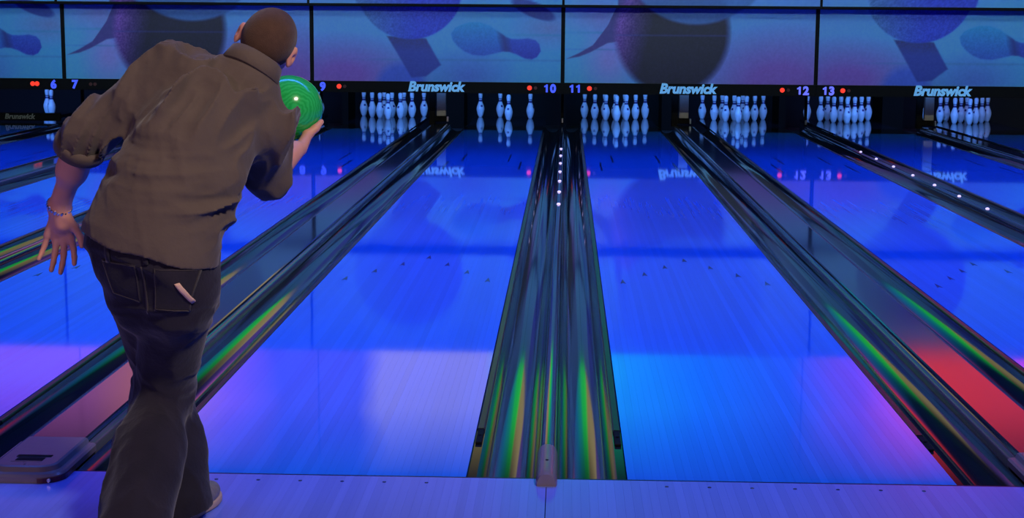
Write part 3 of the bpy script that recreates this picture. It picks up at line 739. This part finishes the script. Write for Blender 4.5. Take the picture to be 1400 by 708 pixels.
# ---- materials
def skin_material():
    n = N('skin'); n.set(Roughness=0.5); n.b.inputs['Subsurface Weight'].default_value = 0.06; n.b.inputs['Subsurface Radius'].default_value = (.01, .004, .002)
    tc = n.node('ShaderNodeTexCoord'); nz = n.node('ShaderNodeTexNoise'); nz.inputs['Scale'].default_value = 14; nz.inputs['Detail'].default_value = 5
    n.link(tc.outputs['Object'], nz.inputs['Vector']); mx = n.node('ShaderNodeMix', data_type='RGBA')
    mx.inputs[6].default_value = (.58, .26, .18, 1); mx.inputs[7].default_value = (.72, .36, .26, 1); n.link(nz.outputs['Fac'], mx.inputs[0]); n.link(mx.outputs[2], n.b.inputs['Base Color'])
    return n.m
def cloth_material(name, c0, c1, scale, weave, bump):
    n = N(name); n.set(Roughness=0.9); n.b.inputs['Specular IOR Level'].default_value = 0.15; n.b.inputs['Sheen Weight'].default_value = 0.15
    tc = n.node('ShaderNodeTexCoord'); nz = n.node('ShaderNodeTexNoise'); nz.inputs['Scale'].default_value = scale; nz.inputs['Detail'].default_value = 6
    n.link(tc.outputs['Object'], nz.inputs['Vector']); mx = n.node('ShaderNodeMix', data_type='RGBA')
    mx.inputs[6].default_value = c0 + (1,); mx.inputs[7].default_value = c1 + (1,); n.link(nz.outputs['Fac'], mx.inputs[0]); n.link(mx.outputs[2], n.b.inputs['Base Color'])
    wv = n.node('ShaderNodeTexNoise'); wv.inputs['Scale'].default_value = weave; n.link(tc.outputs['Object'], wv.inputs['Vector'])
    bp = n.node('ShaderNodeBump'); bp.inputs['Strength'].default_value = bump; bp.inputs['Distance'].default_value = .004
    n.link(wv.outputs['Fac'], bp.inputs['Height']); n.link(bp.outputs[0], n.b.inputs['Normal'])
    return n.m
M['skin'] = skin_material()
M['shirt'] = cloth_material('shirt_cotton', (.072, .055, .050), (.100, .078, .070), 9, 55, .35)
M['jeans'] = cloth_material('denim', (.007, .0070, .016), (.020, .017, .032), 11, 90, .3)
M['denim_light'] = cloth_material('denim_edge', (.035, .030, .036), (.05, .045, .05), 30, 120, .3)
M['hair'] = cloth_material('cropped_hair', (.044, .024, .018), (.085, .046, .034), 60, 400, .6)
M['leather'] = simple('shoe_leather', (.16, .15, .17), .5, bump=.2, bscale=60, var=.4)
M['sole'] = simple('shoe_sole', (.38, .28, .26), .6)
M['label_patch'] = simple('label_patch', (.55, .36, .30), .7)
M['silver'] = simple('bracelet_silver', (.75, .72, .70), .2, metal=1.0)
M['eye'] = simple('eye', (.7, .7, .7), .1)

MAN = empty('person', (-1.09, -.55, 0)); MINV = -Vector(MAN.location)
tag(MAN, 'man in grey-brown shirt and dark jeans, back turned, cradling a green ball', 'person')
def mpart(name, me, mat, parent=None):
    o = new_obj(name, me, mat, parent or MAN)
    if parent is None: o.location = MINV
    return o

# ---- body
B = Field((-1.60, -.96, -.01), (-.66, .36, 1.56), .0045)
B.add(torso_fn(-.045), T_LO, T_HI, .03)
B.chain([LSH, LEL, LWR], [.048, .034, .031], .03)
B.cap(LEL + (LWR - LEL) * .22, LEL + (LWR - LEL) * .48, .044, .045, .03)
B.chain([RSH, REL, RWR], [.056, .042, .030], .03)
B.cap(NECK + hf * .012, HEAD - hu * .05 - hf * .012, .052, .055, .02)
B.chain([LHIP, LKN, LAN], [.085, .055, .038], .03); B.chain([RHIP, RKN, RAN], [.085, .055, .038], .03)
B.ell((-1.10, -.59, .77), (.14, .09, .10), k=.04)
for an, toe in ((LAN, V3(-1.055, -.40, .04)), (RAN, V3(-1.105, -.60, .04))): B.cap(an + V3(0, 0, -.04), toe, .036, .028, .02)
# head
B.ell(HEAD, (.0765, .098, .090), HR, .02)
B.ell(HEAD - hu * .012 - hf * .045, (.070, .058, .070), HR, .02)
B.ell(HEAD + hf * .040 - hu * .070, (.056, .058, .062), HR, .025)
B.ell(HEAD + hf * .070 - hu * .112, (.026, .022, .018), HR, .02)
for s in (-1, 1):
    B.ell(HEAD + hr * s * .052 + hf * .055 - hu * .045, (.020, .024, .020), HR, .02)
    B.carve(HEAD + hr * s * .033 + hf * .108 - hu * .018, .018, .012)
    ec = HEAD + hr * s * .083 - hf * .012 - hu * .022; er = nrm(hr * s * .9 - hf * .45)
    RE = np.array([er, nrm(np.cross(hu, er)), hu])
    B.ell(ec, (.008, .019, .034), RE, .006); B.carve(ec + er * .010 + hf * .004, .010, .006)
B.cap(HEAD + hf * .096 - hu * .012, HEAD + hf * .120 - hu * .052, .009, .014, .012)
B.cap(HEAD + hf * .100 + hr * .030 + hu * .006, HEAD + hf * .100 - hr * .030 + hu * .006, .010, .010, .015)
for dz in (-.078, -.088): B.cap(HEAD + hf * .098 + hr * .022 - hu * (-dz), HEAD + hf * .098 - hr * .022 - hu * (-dz), .006, .006, .008)
# left hand: palm turned to the rear, fingers loosely spread
KN = [V3(-1.498, -.335, .826), V3(-1.476, -.325, .806), V3(-1.452, -.322, .803), V3(-1.430, -.325, .815)]
TP = [V3(-1.524, -.345, .754), V3(-1.490, -.338, .719), V3(-1.464, -.332, .711), V3(-1.422, -.330, .738)]
for q, (a, b) in enumerate(zip(KN, TP)):
    B.cap(LWR + (a - LWR) * .1, a, .017, .0125, .012)
    m1 = a + (b - a) * .45 + V3(0, .010, 0); m2 = a + (b - a) * .75 + V3(0, .008, 0)
    r0 = .0085 if q == 0 else .0095
    B.chain([a, m1, m2, b], [r0 + .0012, r0, r0 - .0008, r0 - .0018], .004)
B.cap(LWR, LWR + V3(.006, .01, -.05), .030, .026, .02)
TH = [LWR + V3(.018, -.005, -.025), V3(-1.412, -.345, .850), V3(-1.396, -.342, .820), V3(-1.392, -.345, .795)]
B.chain(TH, [.018, .0125, .0105, .0085], .006)
# right hand: palm up, carrying the ball
def on_ball(d, off): return BALL + nrm(np.array(d, float)) * (BR + off)
for q, sx in enumerate((-.42, -.16, .10, .34)):
    a = on_ball((sx, -.28, -1), .016); m1 = on_ball((sx * 1.15, .22, -.95), .012); m2 = on_ball((sx * 1.2, .50, -.80), .011); b = on_ball((sx * 1.25, .72, -.62), .010)
    B.cap(RWR + (a - RWR) * .1, a, .018, .0135, .012)
    B.chain([a, m1, m2, b], [.0105, .0095, .0088, .0078], .004)
B.chain([RWR + V3(.012, .02, .0), on_ball((.62, -.60, -.75), .017), on_ball((.78, -.42, -.52), .013), on_ball((.88, -.22, -.34), .010)], [.021, .0165, .0125, .0095], .008)
B.cut(lambda X, Y, Z: -Z + .012)
B.cut(lambda X, Y, Z: BR + .0008 - np.sqrt((X - BALL[0]) ** 2 + (Y - BALL[1]) ** 2 + (Z - BALL[2]) ** 2), BALL - .13, BALL + .13)
body = mpart('body', B.mesh('body'), M['skin']); del B
for s in (-1, 1):
    c = HEAD + hr * s * .032 + hf * .084 - hu * .018
    me = lathe_mesh('eye', [(.0125 * math.sin(math.pi * i / 8) + 1e-5, .0125 * -math.cos(math.pi * i / 8)) for i in range(9)], 12)
    e = mpart('eye', me, M['eye'], body); e.location = Vector(c)
# ---- hair: close cropped
H = Field(HEAD - .14, HEAD + .14, .0035)
H.ell(HEAD, (.0795, .1005, .0925), HR, .02); H.ell(HEAD - hu * .012 - hf * .045, (.0725, .0610, .0730), HR, .02)
def hair_cut(X, Y, Z):
    x, y, z = X - HEAD[0], Y - HEAD[1], Z - HEAD[2]
    u, f, w = (x * HR[i][0] + y * HR[i][1] + z * HR[i][2] for i in range(3))
    nape = -(w + .072 + .10 * np.maximum(f + .05, 0) * 0) ; front = f - .055 - .35 * np.maximum(w - .02, 0) + .9 * np.maximum(.0 - w, 0)
    return np.maximum(nape, front)
H.cut(hair_cut)
hair = mpart('hair', H.mesh('hair'), M['hair'])
# ---- shirt
SH = Field((-1.47, -.86, .70), (-.68, -.10, 1.42), .0055)
SH.add(torso_fn(0.004), T_LO, T_HI, .03)
SH.chain([LSH, LEL], [.078, .062], .04); LFD = nrm(LWR - LEL); SH.cap(LEL, LEL + LFD * .10, .064, .061, .04)
SH.chain([RSH, REL], [.078, .054], .05); RFD = nrm(RWR - REL); SH.cap(REL, REL + RFD * .08, .053, .047, .03)
SH.cap(LSH + V3(.03, .01, 0), V3(-.90, -.435, 1.302), .072, .055, .05)
SH.cap(RSH + V3(0, 0, .01), V3(-.862, -.425, 1.285), .068, .062, .05)
SH.cap(V3(-.96, -.56, 1.17), V3(-1.05, -.53, 1.24), .07, .07, .06)            # shoulder blades under the cloth
SH.cap(NECK - hu * .03, NECK + hu * .03, .088, .074, .03)
def shirt_folds(P):
    t = (P - SPINE[0][0]) @ SAX
    dL = sdseg(P, LSH, LEL); dL2 = sdseg(P, LEL, LEL + LFD * .12); dR = np.minimum(sdseg(P, RSH, REL), 9)
    wl = np.clip(1.6 - np.minimum(dL, dL2) / .09, 0, 1) * np.clip((np.linalg.norm(P - LSH, axis=1) - .08) / .1, 0, 1)
    wr = np.clip(1.5 - dR / .085, 0, 1) * (1 - wl); wt = (1 - wl) * (1 - .8 * wr) * np.clip((np.linalg.norm(P - NECK, axis=1) - .09) / .06, 0, 1)
    up = np.clip((t - .30) / .2, 0, 1); lowband = np.exp(-((t - .235) / .075) ** 2)
    d = -wt * up * .070 * fold(P, (-.45, .1, -.85), 2.6, 12.0, 1)                 # long drapes down the back
    d -= wt * lowband * .022 * fold(P, (1, .0, -.06), 2.0, 20.0, 2)              # waist creases
    d -= wt * .007 * fold(P, (.3, .2, -.9), 4.0, 16.0, 3)
    d -= wl * .036 * fold(P, (.55, .6, .75), 5.0, 19.0, 4)                       # bunched sleeve
    d -= wr * .014 * fold(P, (.2, .5, .85), 4.0, 15.0, 6)
    return d
SH.displace(shirt_folds, .035)
hemn = nrm(V3(.26, .0, .97)); hem0 = V3(-1.12, -.60, .830)
SH.cut(lambda X, Y, Z: -((X - hem0[0]) * hemn[0] + (Z - hem0[2]) * hemn[2]) + .004 * np.sin(X * 34 + 1))
lc = LEL + LFD * .062; rc = REL + RFD * .055
SH.cut(lambda X, Y, Z: (X - lc[0]) * LFD[0] + (Y - lc[1]) * LFD[1] + (Z - lc[2]) * LFD[2], lc - .11, lc + .11)
SH.cut(lambda X, Y, Z: (X - rc[0]) * RFD[0] + (Y - rc[1]) * RFD[1] + (Z - rc[2]) * RFD[2], rc - .075, rc + .075)
nb = NECK + hu * .035
SH.cut(lambda X, Y, Z: (X - nb[0]) * hu[0] + (Y - nb[1]) * hu[1] + (Z - nb[2]) * hu[2], nb - .12, nb + .12)
shirt = mpart('shirt', SH.mesh('shirt'), M['shirt']); del SH
def band(name, c, axis, prof, mat, parent, n=40, squash=None, wob=0.0):
    """closed ring with a profile of (radius, height) around an axis"""
    axis = nrm(np.array(axis, float)); a = nrm(np.cross(axis, (0, 1, .1))); b = np.cross(axis, a); vs = []; fs = []; m = len(prof)
    for i in range(n):
        t = 2 * math.pi * i / n; dirv = a * math.cos(t) * (squash[0] if squash else 1) + b * math.sin(t) * (squash[1] if squash else 1)
        for r, h in prof: vs.append(c + dirv * r + axis * (h + wob * math.sin(2 * t + 1)))
    for i in range(n):
        for j in range(m):
            fs.append((i * m + j, i * m + (j + 1) % m, ((i + 1) % n) * m + (j + 1) % m, ((i + 1) % n) * m + j))
    me = mesh_from(name, vs, fs, True); bm = bmesh.new(); bm.from_mesh(me); bmesh.ops.recalc_face_normals(bm, faces=bm.faces[:]); bm.to_mesh(me); bm.free()
    return mpart(name, me, mat, parent)
band('collar', NECK + hu * .012 + V3(-.004, -.004, 0), hu * .9 + V3(0, .25, 0), [(.086, -.022), (.092, -.020), (.080, .030), (.074, .034), (.070, .030), (.072, -.01)], M['shirt'], shirt, squash=(1.0, .95), wob=.004)
band('cuff', lc - LFD * .012, LFD, [(.060, -.024), (.073, -.024), (.076, -.01), (.0745, .014), (.069, .019), (.056, .017)], M['shirt'], shirt)
band('cuff', rc - RFD * .006, RFD, [(.040, -.022), (.055, -.022), (.057, -.01), (.056, .010), (.051, .014), (.040, .012)], M['shirt'], shirt)
# ---- jeans
JN = Field((-1.40, -.95, -.0), (-.82, -.08, .96), .0055)
JN.ell((-1.108, -.60, .82), (.182, .140, .15), np.array([nrm(V3(1, 0, -.1)), V3(0, 1, 0), nrm(V3(.1, 0, 1))]), .04)
JN.chain([RHIP, RKN, RAN + V3(0, 0, -.05)], [.106, .084, .092], .03)
JN.chain([LHIP, LKN, LAN + V3(0, 0, -.045)], [.100, .082, .078], .012)
JN.cap(LAN + V3(0, -.01, -.04), LAN + (LKN - LAN) * .5 + V3(0, -.015, 0), .080, .074, .05); JN.cap(RAN + V3(0, -.01, -.05), RAN + (RKN - RAN) * .55 + V3(0, -.012, .0), .092, .082, .06)
JN.add(lambda X, Y, Z: np.maximum(torso_fn(-.012)(X, Y, Z), (X + 1.08) * SAX[0] + (Y + .6) * SAX[1] + (Z - .88) * SAX[2]), T_LO, T_HI, .03)
JN.cap(V3(-1.030, -.640, .730), V3(-1.045, -.63, .67), .088, .090, .05); JN.cap(V3(-1.155, -.615, .745), V3(-1.150, -.58, .66), .084, .080, .04)
def jean_folds(P):
    dk = np.linalg.norm(P - RKN, axis=1); wk = np.exp(-(dk / .13) ** 2); low = np.clip((.45 - P[:, 2]) / .2, 0, 1)
    seat = np.exp(-((P[:, 2] - .645) / .035) ** 2) 
    return -.020 * wk * fold(P, (.7, .2, -.55), 3.0, 15.0, 11) - .014 * low * fold(P, (.15, .1, -1), 3.0, 14.0, 12) - .014 * seat * fold(P, (1, 0, .05), 3.0, 18.0, 13) - .006 * fold(P, (.4, .1, .8), 5.0, 15.0, 14)
JN.displace(jean_folds, .035)
JN.cut(lambda X, Y, Z: -Z + np.where(Y > -.60, .030 + .15 * (X + 1.05), .028) - .004 * np.sin(X * 40))
jeans_me = JN.mesh('jeans'); del JN
jeans = mpart('jeans', jeans_me, M['jeans'])
bvh = BVHTree.FromPolygons([tuple(v.co) for v in jeans_me.vertices], [tuple(p.vertices) for p in jeans_me.polygons])
def patch(name, q, mat, nx, nz, off=.003, th=.004, parent=None):
    """four (x,z) corners laid onto the cloth from behind"""
    q = [np.array(c, float) for c in q]; top = []; bot = []
    for j in range(nz + 1):
        for i in range(nx + 1):
            u, v = i / nx, j / nz; c = (q[0] * (1 - u) + q[1] * u) * (1 - v) + (q[3] * (1 - u) + q[2] * u) * v
            hit, no, _, _ = bvh.ray_cast(Vector((c[0], -2, c[1])), Vector((0, 1, 0)))
            if hit is None: hit = Vector((c[0], -.6, c[1])); no = Vector((0, -1, 0))
            top.append(hit + no * off); bot.append(hit - no * th)
    n = len(top); w = nx + 1; fs = []
    for j in range(nz):
        for i in range(nx):
            a = j * w + i; fs.append((a, a + 1, a + w + 1, a + w)); fs.append((n + a, n + a + w, n + a + w + 1, n + a + 1))
    ring = [i for i in range(w)] + [j * w + nx for j in range(1, nz + 1)] + [nz * w + i for i in range(nx - 1, -1, -1)] + [j * w for j in range(nz - 1, 0, -1)]
    for i in range(len(ring)):
        a, b = ring[i], ring[(i + 1) % len(ring)]; fs.append((a, n + a, n + b, b))
    me = mesh_from(name, top + bot, fs, True); bm = bmesh.new(); bm.from_mesh(me); bmesh.ops.recalc_face_normals(bm, faces=bm.faces[:]); bm.to_mesh(me); bm.free()
    return mpart(name, me, mat, parent)
PRQ = [(-1.068, .796), (-.950, .789), (-.984, .668), (-1.078, .673)]
PLQ = [(-1.224, .812), (-1.118, .806), (-1.120, .690), (-1.198, .715)]
for nm, Q in (('right', PRQ), ('left', PLQ)):
    pk = patch('back_pocket', Q, M['jeans'], 12, 12, parent=jeans)
    Q = [np.array(c, float) for c in Q]; cen = sum(Q) / 4
    for i in range(4):
        a, b = Q[i], Q[(i + 1) % 4]; inn = lambda p, k: p + (cen - p) * k
        patch('stitching', [inn(a, .05), inn(b, .05), inn(b, .085), inn(a, .085)], M['denim_light'], 10, 1, off=.0042, th=.002, parent=jeans)
patch('pocket_label', [(-1.016, .752), (-1.003, .755), (-.966, .702), (-.977, .695)], M['label_patch'], 3, 8, off=.0055, th=.003, parent=jeans)['label'] = 'pale pink stripe on the right back pocket'
for xx in (-1.20, -1.09, -.985): patch('belt_loop', [(xx - .007, .850), (xx + .007, .850), (xx + .007, .806), (xx - .007, .806)], M['jeans'], 2, 4, off=.006, th=.002, parent=jeans)
patch('seat_seam', [(-1.105, .80), (-1.100, .80), (-1.098, .66), (-1.104, .66)], M['denim_light'], 1, 12, off=.002, th=.002, parent=jeans)
# ---- shoes
def shoe(heel, toe, name='shoe'):
    heel = np.array(heel, float); toe = np.array(toe, float); d = nrm(toe - heel); sd = np.cross(d, (0, 0, 1)); L = np.linalg.norm(toe - heel)
    lo = np.minimum(heel, toe) - .09; hi = np.maximum(heel, toe) + .09; lo[2] = -.01; hi[2] = .17
    f = Field(lo, hi, .0045); R = np.array([d, sd, (0, 0, 1)])
    f.cap(heel + d * .035 + V3(0, 0, .045), heel + d * .07 + V3(0, 0, .075), .040, .034, .03)
    f.ell(heel + d * L * .62 + V3(0, 0, .035), (L * .40, .047, .038), R, .03); f.ell(heel + d * L * .32 + V3(0, 0, .045), (L * .34, .040, .045), R, .03)
    f.cut(lambda X, Y, Z: .020 - Z)
    o = mpart('shoe', f.mesh('shoe'), M['leather'])
    g = Field(lo, hi, .0045); g.ell(heel + d * L * .64 + V3(0, 0, .012), (L * .41, .051, .05), R, .02); g.ell(heel + d * L * .25 + V3(0, 0, .012), (L * .30, .042, .05), R, .02)
    g.cut(lambda X, Y, Z: np.maximum(Z - .024, .001 - Z)); mpart('sole', g.mesh('sole'), M['sole'], o)
    for i in range(4):
        c = heel + d * (L * .42 + i * .022) + V3(0, 0, .092 - i * .006)
        cyl('lace', c - sd * .022, c + sd * .022, .003, M['sole'], o, seg=6)
shoe((-1.078, -.535, 0), (-1.030, -.265, 0)); shoe((-1.150, -.82, 0), (-1.115, -.54, 0))
# ---- bracelet of silver links
vs = []; fs = []; wax = nrm(LWR - LEL); wc = LWR - wax * .004; wa = nrm(np.cross(wax, (0, 1, 0))); wb = np.cross(wax, wa)
bm = bmesh.new()
for i in range(22):
    t = 2 * math.pi * i / 22; ra = .0365
    c = wc + (wa * math.cos(t) + wb * math.sin(t)) * ra; out = wa * math.cos(t) + wb * math.sin(t); tg = -wa * math.sin(t) + wb * math.cos(t)
    mt = Matrix(((out[0] * .003, tg[0] * .0048, wax[0] * (.009 if i % 2 else .006), c[0]), (out[1] * .003, tg[1] * .0048, wax[1] * (.009 if i % 2 else .006), c[1]), (out[2] * .003, tg[2] * .0048, wax[2] * (.009 if i % 2 else .006), c[2]), (0, 0, 0, 1)))
    bmesh.ops.create_uvsphere(bm, u_segments=8, v_segments=5, radius=1.0, matrix=mt)
me = bpy.data.meshes.new('bracelet'); bm.to_mesh(me); bm.free()
mpart('bracelet', me, M['silver'])

# ------------------------------------------------------------------ the ball
n_ = N('ball_green'); n_.set(Roughness=0.16, IOR=1.5)
tc = n_.node('ShaderNodeTexCoord'); mp = n_.node('ShaderNodeMapping'); mp.inputs['Location'].default_value = (-.035, .09, .0); n_.link(tc.outputs['Object'], mp.inputs['Vector'])
wv = n_.node('ShaderNodeTexWave', wave_type='RINGS', rings_direction='SPHERICAL'); wv.inputs['Scale'].default_value = 26; wv.inputs['Distortion'].default_value = 7; wv.inputs['Detail'].default_value = 2
wv.inputs['Detail Scale'].default_value = 1.2; n_.link(mp.outputs[0], wv.inputs['Vector'])
cr = n_.node('ShaderNodeValToRGB'); n_.link(wv.outputs['Fac'], cr.inputs[0])
cr.color_ramp.elements[0].color = (.014, .42, .085, 1); cr.color_ramp.elements[1].color = (.030, .54, .13, 1); n_.link(cr.outputs[0], n_.b.inputs['Base Color'])
M['ball'] = n_.m
bm = bmesh.new(); bmesh.ops.create_uvsphere(bm, u_segments=64, v_segments=40, radius=BR)
for f in bm.faces: f.smooth = True
me = bpy.data.meshes.new('bowling_ball'); bm.to_mesh(me); bm.free()
ball = new_obj('bowling_ball', me, M['ball']); ball.location = Vector(BALL)
tag(ball, 'swirled green bowling ball resting in the man\'s right hand', 'bowling ball')
for a, b in ((.0, .12), (.22, .02), (-.22, .02)):
    d = nrm(V3(a, .35 + b, .9)); c = d * (BR - .004)
    cyl('finger_hole', Vector(c), Vector(d * (BR + .0006)), .013, M['black'], ball, seg=16)
